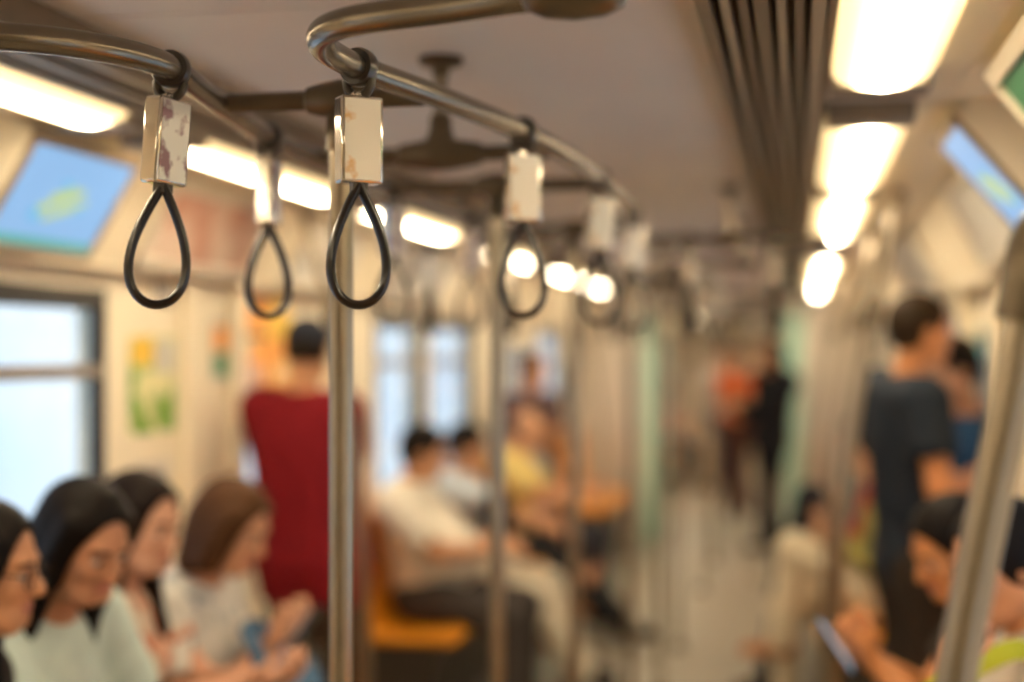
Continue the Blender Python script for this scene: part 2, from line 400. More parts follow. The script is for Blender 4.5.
def hanger(y, dy, label):
    Y = y+dy; e = empty('ceiling_hanger', (0,Y,2.2), label, 'hanger', 'ceiling hangers'); o = e.location
    b = MB(); b.lathe([(.042,0),(.042,-.010),(.034,-.016),(.017,-.020),(.015,-.035)], (0,Y,2.2)); b.build('ceiling_flange', M['joint'], e, org=o)
    b = MB(); b.tube([(0,Y,2.19),(0,Y,RZ)], .014, 14); b.build('hanger_post', M['pole'], e, org=o)
    b = MB(); b.lathe([(.013,-.082),(.020,-.078),(.024,-.055),(.030,-.02),(.031,0),(.030,.02),(.024,.055),(.020,.078),(.013,.082)], (0,Y,RZ), (1,0,0)); b.lathe([(.015,.075),(.020,.070),(.022,.045),(.030,.022),(.030,.0)], (0,Y,RZ)); b.build('bell_hub', M['joint'], e, org=o)
    crossbar(e, y, dy, o)
pole(1.99, 0, 'bronze centre grab pole nearest the camera, left of centre')
hanger(2.58, 0, 'bell-shaped bronze ceiling hanger with cross bar behind the near strap')
pole(3.09, 0, 'second centre grab pole from the camera')
pole(4.21, 0, 'third centre grab pole from the camera')
pole(5.62, 0, 'fourth centre grab pole, standing in the door area', False)
pole(6.88, .0, 'fifth centre grab pole, beside the man in the white shirt', False)
pole(3.4, 4.55, 'sixth centre grab pole, seen down the aisle')
hanger(2.6, 4.55, 'ceiling hanger with cross bar over the middle seating bay')
pole(9.9, 0, 'seventh centre grab pole, between the far doors', False)
pole(11.3, 0, 'last centre grab pole before the gangway', False)
pole(2.1, 12.3, 'first centre grab pole in the next car'); pole(3.6, 12.3, 'second centre grab pole in the next car')
def seat_pole(s, Y, dx, label, bent=False):
    e = empty('seat_end_pole', (s*(.742+dx),Y,0), label, 'pole', 'seat end poles'); o = e.location
    P = [(.962,2.15),(.925,2.02),(.884,1.87),(.845,1.70),(.790,1.36),(.758,1.05),(.742,.72),(.738,.44),(.738,0)]
    if bent: P = [(1.16,2.06),(1.10,2.02),(1.00,1.94),(.92,1.84),(.868,1.715),(.846,1.60),(.800,1.36),(.758,1.05),(.742,.72),(.738,.44),(.738,0)]
    pt = [(s*(x+dx*(1 if z < 1.9 else .4)),Y,z) for x, z in P]
    b = MB(); b.tube(spline(pt, 6), .0185, 20); b.build('pole_tube', M['pole'], e, org=o)
    d = Vector((s*.22,0,1)).normalized(); c = Vector((s*((.870 if bent else .862)+dx),Y,1.725 if bent else 1.775))
    b = MB(); b.lathe([(.0192,-.052),(.0262,-.050),(.0285,-.02),(.0300,.0),(.0295,.018),(.027,.032),(.0225,.042),(.018,.046)], c, d, 28); b.build('sleeve_fitting', M['joint'], e, org=o)
    b = MB(); b.lathe([(.004,.0),(.004,.004),(0,.005)], c + Vector((-s*.0,-.0285,0)), (0,-1,0), 10); b.build('screw', M['chrome'], e, org=o)
    b = MB(); b.lathe([(.045,0),(.045,.012),(.03,.022),(.021,.04)], (s*(.738+dx),Y,0)); b.build('floor_flange', M['joint'], e, org=o)
seat_pole(1, 1.31, -.009, 'leaning bronze pole with sleeve fitting at the right edge', True)
seat_pole(1, 4.55, .025, 'leaning grab pole in front of the standing man in dark T-shirt')
seat_pole(-1, 4.50, .0, 'grab pole close behind the nearest centre pole, by the red shirt man')
seat_pole(1, 5.95, .025, 'right grab pole at the start of the far bench')
seat_pole(1, 9.15, .02, 'right grab pole at the far end of the middle bench')
seat_pole(-1, 9.15, .02, 'left grab pole at the far end of the middle bench')
seat_pole(1, 10.5, .02, 'last right grab pole before the gangway')
seat_pole(-1, 10.5, .02, 'last left grab pole before the gangway')

# ------------------------------------------------------------------ hand straps
def make_strap(cardmat):
    e = empty('hand_strap', (0,0,0)); n = 28
    b = MB(); b.lathe([(.0178,-.011),(.0235,-.011),(.0255,-.005),(.0255,.005),(.0235,.011),(.0178,.011),(.0178,-.011)], (0,0,0), (0,1,0), n)
    b.tube(spline([(-.018,0,-.016),(-.016,0,-.028),(-.008,0,-.036),(0,0,-.038),(.008,0,-.036),(.016,0,-.028),(.018,0,-.016)], 4), .0062, 10)
    b.build('rail_collar', M['strapblk'], e)
    b = MB(); b.obox((0,0,-.0955),((1,0,0),(0,1,0),(0,0,1)),(.029,.0150,.0565)); b.obox((0,0,-.038),((1,0,0),(0,1,0),(0,0,1)),(.011,.009,.006)); b.build('card_holder', M['chrome'], e, bevel=.004)
    for q in (-1,1):
        b = MB(); b.box(-.0245,.0245,min(q*.0147,q*.0161),max(q*.0147,q*.0161),-.148,-.043); b.build('advert_card', cardmat, e, bevel=.0006, seg=1)
    pts = []; H, W = .157, .048
    for i in range(48):                                  # teardrop loop
        t = 2*PI*i/48; r = math.sin(t/2)
        pts.append((-W*1.02*math.sin(t)*r**1.15, 0, -.152 - H*(1-math.cos(t))/2))
    b = MB(); b.tube(pts, .005, 12, closed=True, flat=(.0062,.0125,(0,0,1))); b.build('loop', M['blackp'], e)
    b = MB(); b.obox((0,0,-.155),((1,0,0),(0,1,0),(0,0,1)),(.0105,.0095,.009)); b.build('loop_clamp', M['strapblk'], e, bevel=.003)
    return e
protos = [make_strap(M['card']), make_strap(M['cardb'])]
used = [False, False]
def strap(x, y, yaw, kind, label, group='hand straps on the near handrails', ring=None, loop=None, tilt=0):
    if not used[kind]: o = protos[kind]; used[kind] = True
    else: o = copy_tree(protos[kind])
    o.location = (x,y,RZ); o.rotation_euler = (0,0,math.radians(yaw)); tag(o, label, 'hand strap', group)
    if tilt:                                             # hangs a little to the side, swinging with the train
        ax = (CAM-o.location); ax.z = 0; o.rotation_euler = (Matrix.Rotation(math.radians(tilt),3,ax.normalized()) @ Matrix.Rotation(math.radians(yaw),3,'Z')).to_euler()
    for ch in o.children:
        n = ch.name.split('.')[0]
        if n == 'rail_collar' and ring is not None: ch.rotation_euler = (0,0,math.radians(ring-yaw))
        if n == 'loop' and loop is not None: ch.rotation_euler = (0,0,math.radians(loop-yaw))
    return o
strap(-.149,1.735,70,1,'sharp black hand strap on the left handrail, nearest, beside the blue screen', ring=8, loop=28, tilt=-3.8)
strap(-.236,2.31,92,1,'second black hand strap on the left handrail, turned edge-on', ring=8, loop=42)
strap(-.250,3.13,60,1,'third strap on the left handrail, half hidden behind the near white-card strap')
strap(-.225,3.80,50,1,'fourth strap on the left handrail, small and blurred')
strap(.096,1.770,38,0,'sharp black hand strap with white card on the right handrail, nearest', ring=-12, loop=28)
strap(.203,2.34,24,0,'second hand strap on the right handrail, white card, blurred', ring=-10, loop=12)
strap(.239,3.03,22,0,'third hand strap on the right handrail, blurred', ring=0, loop=8)
strap(.231,3.72,8,0,'fourth hand strap on the right handrail, at the end of the row')
for s in (-1,1):
    for q, x in enumerate((.30,.58)):
        strap(s*x,4.72,90,0,'blurred hand strap on the %s cross rail over the doors, %s' % ('left' if s < 0 else 'right', ('inner','outer')[q]), 'straps over the doors')
for s in (-1,1):
    for y in (2.1,2.7,3.3,3.9):
        strap(railx(s,y), y+4.55, random.uniform(-30,30), 0, 'small blurred hand strap on the %s rail of the middle bay' % ('left' if s < 0 else 'right'), 'straps of the middle bay, %s rail' % ('left' if s < 0 else 'right'))
    for y in (2.1,2.6,3.1,3.6):
        strap(railx(s,y), y+12.3, random.uniform(-30,30), 0, 'tiny hand strap hanging in the next car, %s rail' % ('left' if s < 0 else 'right'), 'straps of the next car, %s rail' % ('left' if s < 0 else 'right'))

# ------------------------------------------------------------------ benches
def bench(s, y0, n, label):
    e = empty('bench', (s*.98,y0+n*.2215,0), label, 'bench', 'orange seat benches'); o = e.location; y1 = y0+n*.443
    prof = [(1.295,.96),(1.205,.965),(1.185,.94),(1.165,.62),(1.135,.51),(1.09,.462),(.98,.452),(.84,.464),(.765,.474),(.742,.462),(.735,.435),(.748,.425),(.84,.43),(1.10,.425),(1.19,.44),(1.295,.60)]
    for k in range(n):
        b = MB(); b.prism([(s*x,z) for x, z in prof], y0+k*.443+.006, y0+(k+1)*.443-.006); b.build('seat', M['seat'], e, bevel=.008, org=o)
    b = MB(); b.prism([(s*x,z) for x, z in ((1.295,.0),(.90,.0),(.88,.06),(.80,.40),(.80,.43),(1.295,.43))], y0+.02, y1-.02); b.build('seat_base', M['base'], e, bevel=.01, org=o)
bench(-1, 1.36, 7, 'orange bench along the left wall under the four seated women')
bench(1, 1.36, 7, 'orange bench along the right wall under the two seated people')
bench(-1, 5.74, 7, 'orange bench with dark base under the man in the white shirt')
bench(1, 6.05, 7, 'orange bench on the right beyond the doors')
bench(-1, 10.6, 4, 'short orange bench on the left by the gangway')
bench(1, 10.6, 4, 'short orange bench on the right by the gangway')
bench(-1, 16.6, 7, 'left bench in the next car'); bench(1, 16.6, 7, 'right bench in the next car')

# ------------------------------------------------------------------ monitors, posters
def monitor(s, y0, y1, label, A, B, dp):
    A = Vector((s*A[0],0,A[1])); B = Vector((s*B[0],0,B[1])); u = (B-A).normalized(); yv = Vector((0,1,0)); n = u.cross(yv) * (1 if s < 0 else -1)
    if n.x*s > 0: n = -n
    c = (A+B)/2 + yv*(y0+y1)/2; hy = (y1-y0)/2; hu = (B-A).length/2
    e = empty('monitor', c - n*.08, label, 'monitor', 'wall monitors'); o = e.location
    b = MB(); b.obox(c - n*(dp+.003),(u,yv,n),(hu,hy,dp)); b.build('housing', M['housing'], e, bevel=.008, org=o)
    b = MB(); t = .011
    for q in (-1,1):
        b.obox(c + u*q*(hu-t) ,(u,yv,n),(t,hy,.006)); b.obox(c + yv*q*(hy-t),(u,yv,n),(hu,t,.006))
    b.build('bezel', M['bezel'], e, bevel=.002, org=o)
    b = MB(); b.obox(c - n*.001,(u,yv,n),(hu-.012,hy-.012,.003)); sc = b.build('screen', M['screen'], e, org=o)
    b = MB(); b.obox(c + n*.0025 + u*(hu-.032),(u,yv,n),(.016,hy-.02,.0006)); b.build('screen_band', M['screeng'], sc, org=o)
    b = MB(); rr = random.Random(3)
    blob = [(-.02,-.01,.05,.03),(.03,.02,.04,.02),(.055,-.005,.05,.014),(-.045,.04,.02,.016),(.0,.06,.03,.012),(.03,-.055,.03,.02)]
    for du, dv, a, d in blob: b.obox(c + n*.003 + u*du*.62 + yv*dv*1.2,(u+yv*.35,yv-u*.35,n),(d*.62,a*.95,.0006))
    b.build('map_graphic', M['screeny'], sc, org=o)
    for du, dv, a in ((-.05,-.02,.018),(.05,-.10,.024),(.02,.1,.012)):
        b = MB(); b.obox(c + n*.0028 + u*du*.8 + yv*dv*.9,(u,yv,n),(a*.8,a,.0006)); b.build('cyan_graphic', M['screenc'], sc, org=o)
monitor(-1, 2.80, 3.31, 'blue screen monitor sloping above the left window', (.955,2.127), (1.11,1.878), .07)
monitor(1, 3.00, 3.37, 'cream-cased blue screen monitor at the upper right edge', (.962,2.132), (1.18,1.877), .09)
def cove_ad(s, y0, y1, m, label, A=(1.098,2.155), B=(1.233,1.898), deep=0):
    A = Vector((s*A[0],0,A[1])); B = Vector((s*B[0],0,B[1])); u = (B-A).normalized(); yv = Vector((0,1,0)); n = u.cross(yv)
    if n.x*s > 0: n = -n
    c = (A+B)/2 + yv*(y0+y1)/2; hy = (y1-y0)/2; hu = (B-A).length/2-.004
    e = empty('advert_frame', c, label, 'advert', 'adverts above the windows'); o = e.location
    b = MB()
    for q in (-1,1):
        b.obox(c + n*.009 + u*q*(hu-.016),(u,yv,n),(.016,hy,.009)); b.obox(c + n*.009 + yv*q*(hy-.016),(u,yv,n),(hu,.016,.009))
    b.build('frame', M['housing'] if deep else M['fixture'], e, bevel=.004, org=o)
    if deep:
        b = MB(); b.obox(c - n*(deep/2),(u,yv,n),(hu-.002,hy-.002,deep/2)); b.build('backing_box', M['housing'], e, bevel=.004, org=o)
    b = MB(); b.obox(c + n*.004,(u,yv,n),(hu-.02,hy-.02,.003)); b.build('poster', m, e, org=o)
cove_ad(1, 1.45, 2.62, M['dkgreen'], 'white-framed green advert at the top right corner', (.985,2.150), (1.19,1.89), .06)
cove_ad(-1, 1.60, 2.70, M['adgrey'], 'pale framed advert above the left window, before the screen')
cove_ad(-1, 3.80, 4.62, M['adred'], 'reddish framed advert above the left wall, past the screen')
cove_ad(-1, 5.0, 5.7, M['adgrey'], 'pale framed advert above the left doors')
cove_ad(1, 3.6, 4.55, M['adgrey'], 'pale framed advert on the right, past the screen')
cove_ad(1, 5.95, 7.2, M['adgrey'], 'pale framed advert over the far right bench')
cove_ad(-1, 6.2, 7.4, M['adgrey'], 'pale framed advert over the middle left bench')
def poster(s, y0, y1, z0, z1, mats, label, cells=None, off=.0):
    x = s*(XW-off); e = empty('poster', (x,(y0+y1)/2,z0), label, 'poster', 'wall posters'); o = e.location
    def rect(a,c,d,f,t): 
        b = MB(); xs = sorted((x - s*t, x - s*(t-.003) if t > .003 else x)); b.box(xs[0],xs[1],a,c,d,f); return b
    rect(y0,y1,z0,z1,.003).build('sheet', mats[0], e, smooth=False, org=o)
    for a, c, d, f, mi, nm in (cells or []):
        rect(y0+(y1-y0)*a, y0+(y1-y0)*c, z0+(z1-z0)*d, z0+(z1-z0)*f, .0055).build(nm, mats[mi], e, smooth=False, org=o)
poster(-1,3.951,4.260,1.40,1.70,[M['adgreen'],M['adyel'],M['adgrey']],'green and yellow poster on the left wall beside the window',[(.02,.5,.7,.98,1,'yellow_block'),(.55,.95,.62,.95,2,'pale_block')])
poster(-1,3.982,4.229,1.20,1.31,[M['adgrey'],M['adbrown']],'small pale notice below the green poster',[(.2,.8,.3,.7,1,'text_block')])
poster(-1,4.559,4.704,1.55,1.76,[M['adgrey'],M['dkgreen'],M['adorange']],'small green and brown notice on the wall before the doors',[(.1,.9,.08,.45,1,'green_block'),(.1,.9,.5,.9,2,'brown_block')])
poster(-1,4.116,4.250,1.80,1.875,[M['adbrown'],M['adgrey']],'small dark square sign high on the left wall',[(.15,.45,.2,.8,1,'symbol'),(.58,.85,.2,.8,1,'symbol')])
poster(-1,4.951,5.384,1.50,1.86,[M['adorange'],M['adred'],M['adyel']],'orange poster on the left doors above the red shirt man',[(.0,.35,.0,.3,1,'red_block'),(.5,1,.55,1,2,'yellow_block')],off=-.030)
poster(1,5.60,5.72,1.60,1.75,[M['adteal']],'teal notice on the right wall between the two standing men',None,off=-.030)
poster(1,4.85,4.97,1.74,1.83,[M['adorange']],'small orange notice high on the right wall',None,off=-.030)

# ------------------------------------------------------------------ people: smooth bodies from blended tapered limbs
class Field:
    """signed-distance blend of tapered capsules and ellipsoids, meshed with surface nets"""
    def __init__(s, vox): s.vox = vox; s.p = []
    def cap(s, a, b, ra, rb, k=.02): s.p.append(('c', np.array(a,float), np.array(b,float), ra, rb, k)); return s
    def ell(s, c, ax, r, k=.03): s.p.append(('e', np.array(c,float), np.array([list(x) for x in ax],float), np.array(r,float), 0, k)); return s
    def sub_ell(s, c, ax, r, k=.012): s.p.append(('s', np.array(c,float), np.array([list(x) for x in ax],float), np.array(r,float), 0, k)); return s
    def sub_cap(s, a, b, ra, rb, k=.01): s.p.append(('sc', np.array(a,float), np.array(b,float), ra, rb, k)); return s
    def cut(s, pt, n, k=.004): s.p.append(('h', np.array(pt,float), np.array(n,float)/np.linalg.norm(n), 0, 0, k)); return s
    def _box(s, q):
        if q[0] in ('c','sc'):
            r = max(q[3],q[4]); return np.minimum(q[1],q[2])-r, np.maximum(q[1],q[2])+r
        if q[0] in ('e','s'):
            h = np.sqrt(((q[2]*q[3][:,None])**2).sum(0)); return q[1]-h, q[1]+h
    def mesh(s, name, mats, parent, org, region=None):
        v = s.vox; adds = [s._box(q) for q in s.p if q[0] in 'ce']
        lo = np.min([a for a, _ in adds], 0) - 3*v; hi = np.max([b for _, b in adds], 0) + 3*v
        n = np.ceil((hi-lo)/v).astype(int)+1
        D = np.full(n, .2, np.float32); ax = [lo[i]+v*np.arange(n[i]) for i in range(3)]
        for q in s.p:
            if q[0] == 'h':
                pl = (ax[0][:,None,None]-q[1][0])*q[2][0] + (ax[1][None,:,None]-q[1][1])*q[2][1] + (ax[2][None,None,:]-q[1][2])*q[2][2]
                np.maximum(D, pl.astype(np.float32), out=D); continue
            k = q[5]; a, b = s._box(q); m = .035+k
            i0 = np.clip(np.floor((a-m-lo)/v).astype(int),0,n-1); i1 = np.clip(np.ceil((b+m-lo)/v).astype(int)+1,1,n)
            if (i1 <= i0).any(): continue
            sl = tuple(slice(i0[i],i1[i]) for i in range(3))
            X = ax[0][sl[0]][:,None,None]; Y = ax[1][sl[1]][None,:,None]; Z = ax[2][sl[2]][None,None,:]
            if q[0] in ('c','sc'):
                d = q[2]-q[1]; L2 = max(d@d,1e-9)
                t = np.clip(((X-q[1][0])*d[0]+(Y-q[1][1])*d[1]+(Z-q[1][2])*d[2])/L2,0,1)
                S = np.sqrt((X-q[1][0]-t*d[0])**2+(Y-q[1][1]-t*d[1])**2+(Z-q[1][2]-t*d[2])**2) - (q[3]+(q[4]-q[3])*t)
            else:
                x, y, z = X-q[1][0], Y-q[1][1], Z-q[1][2]; A = q[2]; R = q[3]
                l = [x*A[i][0]+y*A[i][1]+z*A[i][2] for i in range(3)]
                k0 = np.sqrt(sum((l[i]/R[i])**2 for i in range(3))); k1 = np.sqrt(sum((l[i]/R[i]**2)**2 for i in range(3)))
                S = k0*(k0-1)/np.maximum(k1,1e-6)
            C = D[sl]
            if q[0][0] == 's':
                S = -S; h = np.maximum(k-np.abs(C-S),0)/k; D[sl] = np.maximum(C,S)+h*h*k*.25
            else:
                h = np.maximum(k-np.abs(C-S),0)/k; D[sl] = np.minimum(C,S)-h*h*k*.25
        I = D < 0
        cnt = np.zeros(n-1, np.int8)
        for i in (0,1):
            for j in (0,1):
                for k in (0,1): cnt += I[i:n[0]-1+i, j:n[1]-1+j, k:n[2]-1+k]
        act = np.argwhere((cnt > 0) & (cnt < 8)); idx = np.full(n-1, -1, np.int64); idx[tuple(act.T)] = np.arange(len(act))
        acc = np.zeros((len(act),3)); num = np.zeros(len(act))
        cs = [np.array(c) for c in ((0,0,0),(1,0,0),(0,1,0),(1,1,0),(0,0,1),(1,0,1),(0,1,1),(1,1,1))]
        val = [D[tuple((act+c).T)] for c in cs]
        for p, q in ((0,1),(2,3),(4,5),(6,7),(0,2),(1,3),(4,6),(5,7),(0,4),(1,5),(2,6),(3,7)):
            a, b = val[p], val[q]; on = (a < 0) != (b < 0); t = np.where(on, a/np.where(on, a-b, 1), 0)
            acc += np.where(on[:,None], cs[p]+(cs[q]-cs[p])*t[:,None], 0); num += on
        P = lo + v*(act + acc/num[:,None])
        F = []
        for d in range(3):
            u, w = (d+1) % 3, (d+2) % 3
            sh = n.copy(); sh[d] -= 1
            A = I[tuple(slice(0,n[i]-(i==d)) for i in range(3))]; B = I[tuple(slice(1 if i==d else 0,n[i]) for i in range(3))]
            E = np.argwhere(A != B); E = E[(E[:,u] > 0) & (E[:,w] > 0) & (E[:,u] < n[u]-1) & (E[:,w] < n[w]-1)]
            fl = A[tuple(E.T)]; q = []
            for du, dw in ((1,1),(0,1),(0,0),(1,0)):
                c = E.copy(); c[:,u] -= du; c[:,w] -= dw; q.append(idx[tuple(c.T)])
            q = np.stack(q,1); q[~fl] = q[~fl][:,::-1]; F.append(q)
        F = np.concatenate(F); F = F[(F >= 0).all(1)]
        me = bpy.data.meshes.new(name); P = P - np.array(org)
        me.vertices.add(len(P)); me.vertices.foreach_set('co', P.astype(np.float32).ravel())
        me.loops.add(len(F)*4); me.loops.foreach_set('vertex_index', F.astype(np.int32).ravel())
        me.polygons.add(len(F)); me.polygons.foreach_set('loop_start', np.arange(0,len(F)*4,4,dtype=np.int32))
        for m in (mats if isinstance(mats,(list,tuple)) else [mats]): me.materials.append(m)
        if region is not None:
            cen = P[F].mean(1)+np.array(org); me.polygons.foreach_set('material_index', region(cen).astype(np.int32))
        me.polygons.foreach_set('use_smooth', np.ones(len(F),bool)); me.update(calc_edges=True); me.validate()
        o = bpy.data.objects.new(name, me); COL.objects.link(o); o.parent = parent; return o

def V(*a): return Vector(a if len(a) > 1 else a[0])
def az(d): return Vector((math.cos(math.radians(d)), math.sin(math.radians(d)), 0))
UP = Vector((0,0,1))
def ik(a, t, l1, l2, pole):
    d = t-a; L = d.length
    if L > (l1+l2)*.998: t = a + d*((l1+l2)*.998/L); d = t-a; L = d.length
    x = (L*L+l1*l1-l2*l2)/(2*L); h = math.sqrt(max(l1*l1-x*x,0)); n = d/L
    p = (pole - n*pole.dot(n)).normalized()
    return a + n*x + p*h, t

def person(label, P, H, face, head=None, pitch=0, roll=0, hands=None, palms=None, fingers=None, feet=None, shoulders=.185, hips=.09, size=1.0, sit=True,
           skn=(.55,.27,.14), hair='short', hcol=(.008,.005,.004), top=(.6,.6,.6), top2=None, sleeve=.55, bottom=(.05,.05,.06), short_leg=1.0, shoe=(.05,.04,.035),
           vox=.008, belly=0, bust=0, glasses=False, curl=.75, knees=None, twist=0, tscale=22, loose=.0, neckline=.075, pole_out=.5, elbow=None, group=None, name='person', collar=False, thr=None, mask=None, hem=None):
    P = V(P); H = V(H); f = az(face); r = Vector((f.y,-f.x,0)); z0 = 0
    org = Vector((P.x,P.y,0)); e = empty(name, org, label, 'person', group)
    # head frame
    hf0 = az(face if head is None else head); hr = Vector((hf0.y,-hf0.x,0)); a = math.radians(pitch)
    hf = hf0*math.cos(a) - UP*math.sin(a); hu = UP*math.cos(a) + hf0*math.sin(a)
    if roll: q = Matrix.Rotation(math.radians(roll),3,hf); hr = q@hr; hu = q@hu
    HA = (hr,hf,hu); g = size
    def h(x,y,z): return H + (hr*x + hf*y + hu*z)*g
    N = h(0,-.055,-.165)                               # base of the neck
    sp = N-P; u = sp.normalized(); L = sp.length
    tf = (f - u*f.dot(u)).normalized(); tr = tf.cross(u).normalized()
    rt = Matrix.Rotation(math.radians(twist),3,u); sr = rt@tr; sf = rt@tf
    TA = (tr,tf,u); SA = (sr,sf,u)
    sh = P + u*L*.90; SL = sh - sr*shoulders*g - sf*.01; SR = sh + sr*shoulders*g - sf*.01
    lu, lf = .285*g, .245*g
    arms = []
    for sgn, S, T in ((-1,SL,hands[0]),(1,SR,hands[1])):
        T = V(T); pl = -UP*1.0 + sr*sgn*pole_out - sf*.35
        if elbow and elbow[0 if sgn < 0 else 1] is not None: pl = V(elbow[0 if sgn < 0 else 1])
        E, W = ik(S,T,lu,lf,pl); arms.append((sgn,S,E,W))
    lt, ls = (.43*g, .41*g)
    legs = []
    for i, sgn in enumerate((-1,1)):
        Hp = P + tr*sgn*hips*g; A = V(feet[i]) if feet else P*1 + f*.46 + r*sgn*.12
        if not feet: A.z = .085
        pl = (f*1.0 + UP*.8 + r*sgn*.15) if sit else (f + r*sgn*.1)
        if knees and knees[i] is not None: pl = V(knees[i])
        K, A = ik(Hp,A,lt,ls,pl); legs.append((sgn,Hp,K,A))
    def torso(F, d=0):
        F.ell(P + u*L*.02, TA, (.150*g*(hips/.09)**.5+d,.110*g+d,.125*g+d), .03)
        F.ell(P + u*L*.34 + tf*(belly*.55), TA, (.132*g+d+belly*.45,.098*g+d+belly*.6,.17*g+d), .05)
        F.ell(P + u*L*.66 + tf*.008, SA, (shoulders*.84*g+d,.108*g+d,.175*g+d), .05)
        F.cap(SL + sr*.03*g,SR - sr*.03*g,.056*g+d,.056*g+d,.05)
        if belly: F.ell(P + u*L*.30 + tf*(.07+belly*.5), TA, (.12*g+d,.08*g+belly+d,.13*g+d), .05)
        if bust:
            for q in (-1,1): F.ell(P + u*L*.64 + sf*.085*g + sr*q*.07*g, SA, (bust+d,bust+d,bust+d), .03)
    F = Field(vox)
    torso(F)
    F.cap(P + u*L*.88,h(0,-.02,-.055),.058*g,.052*g,.035)
    if True:                                           # head
        F.ell(h(0,-.012,.03), HA, (.074*g,.094*g,.082*g), .02)
        F.ell(h(0,.018,-.03), HA, (.060*g,.068*g,.078*g), .03)
        F.cap(h(-.022,.058,-.085),h(.022,.058,-.085),.024*g,.024*g,.02)
        F.cap(h(-.05,.0,-.06),h(-.022,.055,-.085),.018*g,.018*g,.03); F.cap(h(.05,.0,-.06),h(.022,.055,-.085),.018*g,.018*g,.03)
        F.cap(h(-.035,.07,.022),h(.035,.07,.022),.014*g,.014*g,.015)
        for q in (-1,1):
            F.sub_ell(h(q*.031,.097,.0), HA, (.017*g,.016*g,.011*g), .012)
            F.ell(h(q*.036,.062,-.025), HA, (.02*g,.02*g,.018*g), .02)
            F.ell(h(q*.074,-.008,-.006), HA, (.008*g,.018*g,.03*g), .006)
        F.cap(h(0,.082,.012),h(0,.103,-.026),.0075*g,.0125*g,.01)
        F.cap(h(-.012,.092,-.03),h(.012,.092,-.03),.008*g,.008*g,.008)
        F.cap(h(-.016,.080,-.055),h(.016,.080,-.055),.009*g,.009*g,.008); F.cap(h(-.013,.080,-.066),h(.013,.080,-.066),.009*g,.009*g,.006)
    hinfo = []
    for sgn, S, E, W in arms:
        F.cap(S,E,.050*g,.040*g,.03); F.cap(E,W,.040*g,.027*g,.015)
        i = 0 if sgn < 0 else 1
        fd = (W-E).normalized(); d = V(fingers[i]).normalized() if fingers and fingers[i] is not None else fd
        n = V(palms[i]) if palms and palms[i] is not None else UP*.8 - sr*sgn*.5
        n = (n - d*n.dot(d)).normalized(); s = d.cross(n)*sgn
        hinfo.append((W,d,n,s))
        for k, (o, ln) in enumerate(((.027,.070),(.010,.078),(-.009,.073),(-.026,.058))):
            kn = W + d*(.085-.004*abs(k-1))*g + s*o*g
            F.cap(W + s*o*.55*g + d*.01,kn,.016*g,.0125*g,.012)
            ang = 0; p = kn
            for j, fr in enumerate((.45,.32,.23)):
                ang += curl*(.55+.5*j*.6)*(1+.08*k); dd = d*math.cos(ang) + n*math.sin(ang)
                q = p + dd*ln*fr*1.15*g; F.cap(p,q,.0092*g-.0008*j,.0086*g-.0008*j,.003); p = q
        p = W + d*.022*g + s*.022*g; t1 = p + (d*.6+s*.65+n*.25).normalized()*.042*g; t2 = t1 + (d*.8+s*.15+n*.45).normalized()*.034*g; t3 = t2 + (d*.8-s*.1+n*.5).normalized()*.026*g
        F.cap(p,t1,.0145*g,.0115*g,.012); F.cap(t1,t2,.0112*g,.0102*g,.003); F.cap(t2,t3,.0102*g,.0085*g,.003)
    for sgn, Hp, K, A in legs:
        F.cap(Hp,K,.082*g,.056*g,.04); F.cap(K,A,.055*g,.036*g,.025)
        ca = K*.65 + A*.35; F.ell(ca - f*.012, (r,f,(K-A).normalized()), (.05*g,.052*g,.10*g), .03)
        fw = f if (K-A).normalized().z > .5 else (f*.6 + UP*.5).normalized()
        F.cap(A - fw*.03 - UP*.035,A + fw*.13 - UP*.05,.032*g,.026*g,.02)
    lc = h(0,.086,-.060)
    def reg(c):
        l = c - np.array(lc); x = l@np.array(hr); y = l@np.array(hf); z = l@np.array(hu)
        return ((np.abs(x) < .024*g) & (np.abs(z) < .0105*g*(1.15-np.abs(x)/(.03*g))) & (y > -.012))
    F.mesh('body', [skin(skn),M['lip']], e, org, reg)
    # shirt
    T = Field(vox); dd = .015+loose
    torso(T, dd)
    for sgn, S, E, W in arms:
        v = (E-S)
        if sleeve <= 1: T.cap(S,S + v*sleeve,.050*g+dd+.004,.050*g-.010*sleeve*g+dd+.008,.03)
        else:
            T.cap(S,E,.050*g+dd,.040*g+dd,.03); T.cap(E,E + (W-E)*(sleeve-1),.040*g+dd,.040*g+dd-.012*(sleeve-1),.015)
        if sleeve <= 1:
            pt = S + v*sleeve; T.sub_cap(pt + v.normalized()*.072,pt + v.normalized()*.16,.07,.07,.006)
    if hem:
        for q in (-1,1): T.cap(P + u*L*.72 + sr*q*.085,P + tr*q*hips*g,.088*g+dd,.095*g+dd,.06)
    if hem: T.cap(P + tr*hips*g,P + tr*hips*g - u*(hem+.04),.095*g+dd,.095*g+dd,.06); T.cap(P - tr*hips*g,P - tr*hips*g - u*(hem+.04),.095*g+dd,.095*g+dd,.06)
    T.cap(P + u*L*.86,P + u*L*.97,.066*g,.060*g,.03)
    T.sub_ell(N + u*.028 + sf*.02, SA, (neckline,neckline*.95,.062 if not collar else .035), .008)
    T.cut(P - u*(hem or (.09 if sit else .13)), -u)
    T.mesh('shirt', cloth(top, top2, tscale, thr), e, org)
    # trousers
    B = Field(vox)
    B.ell(P + u*L*.0, TA, (.150*g*(hips/.09)**.5+.017,.110*g+.017,.125*g+.012), .03)
    for sgn, Hp, K, A in legs:
        B.cap(Hp,Hp + (K-Hp)*.2,.103*g,.098*g,.04)
    B.cut(P + u*.085, u)
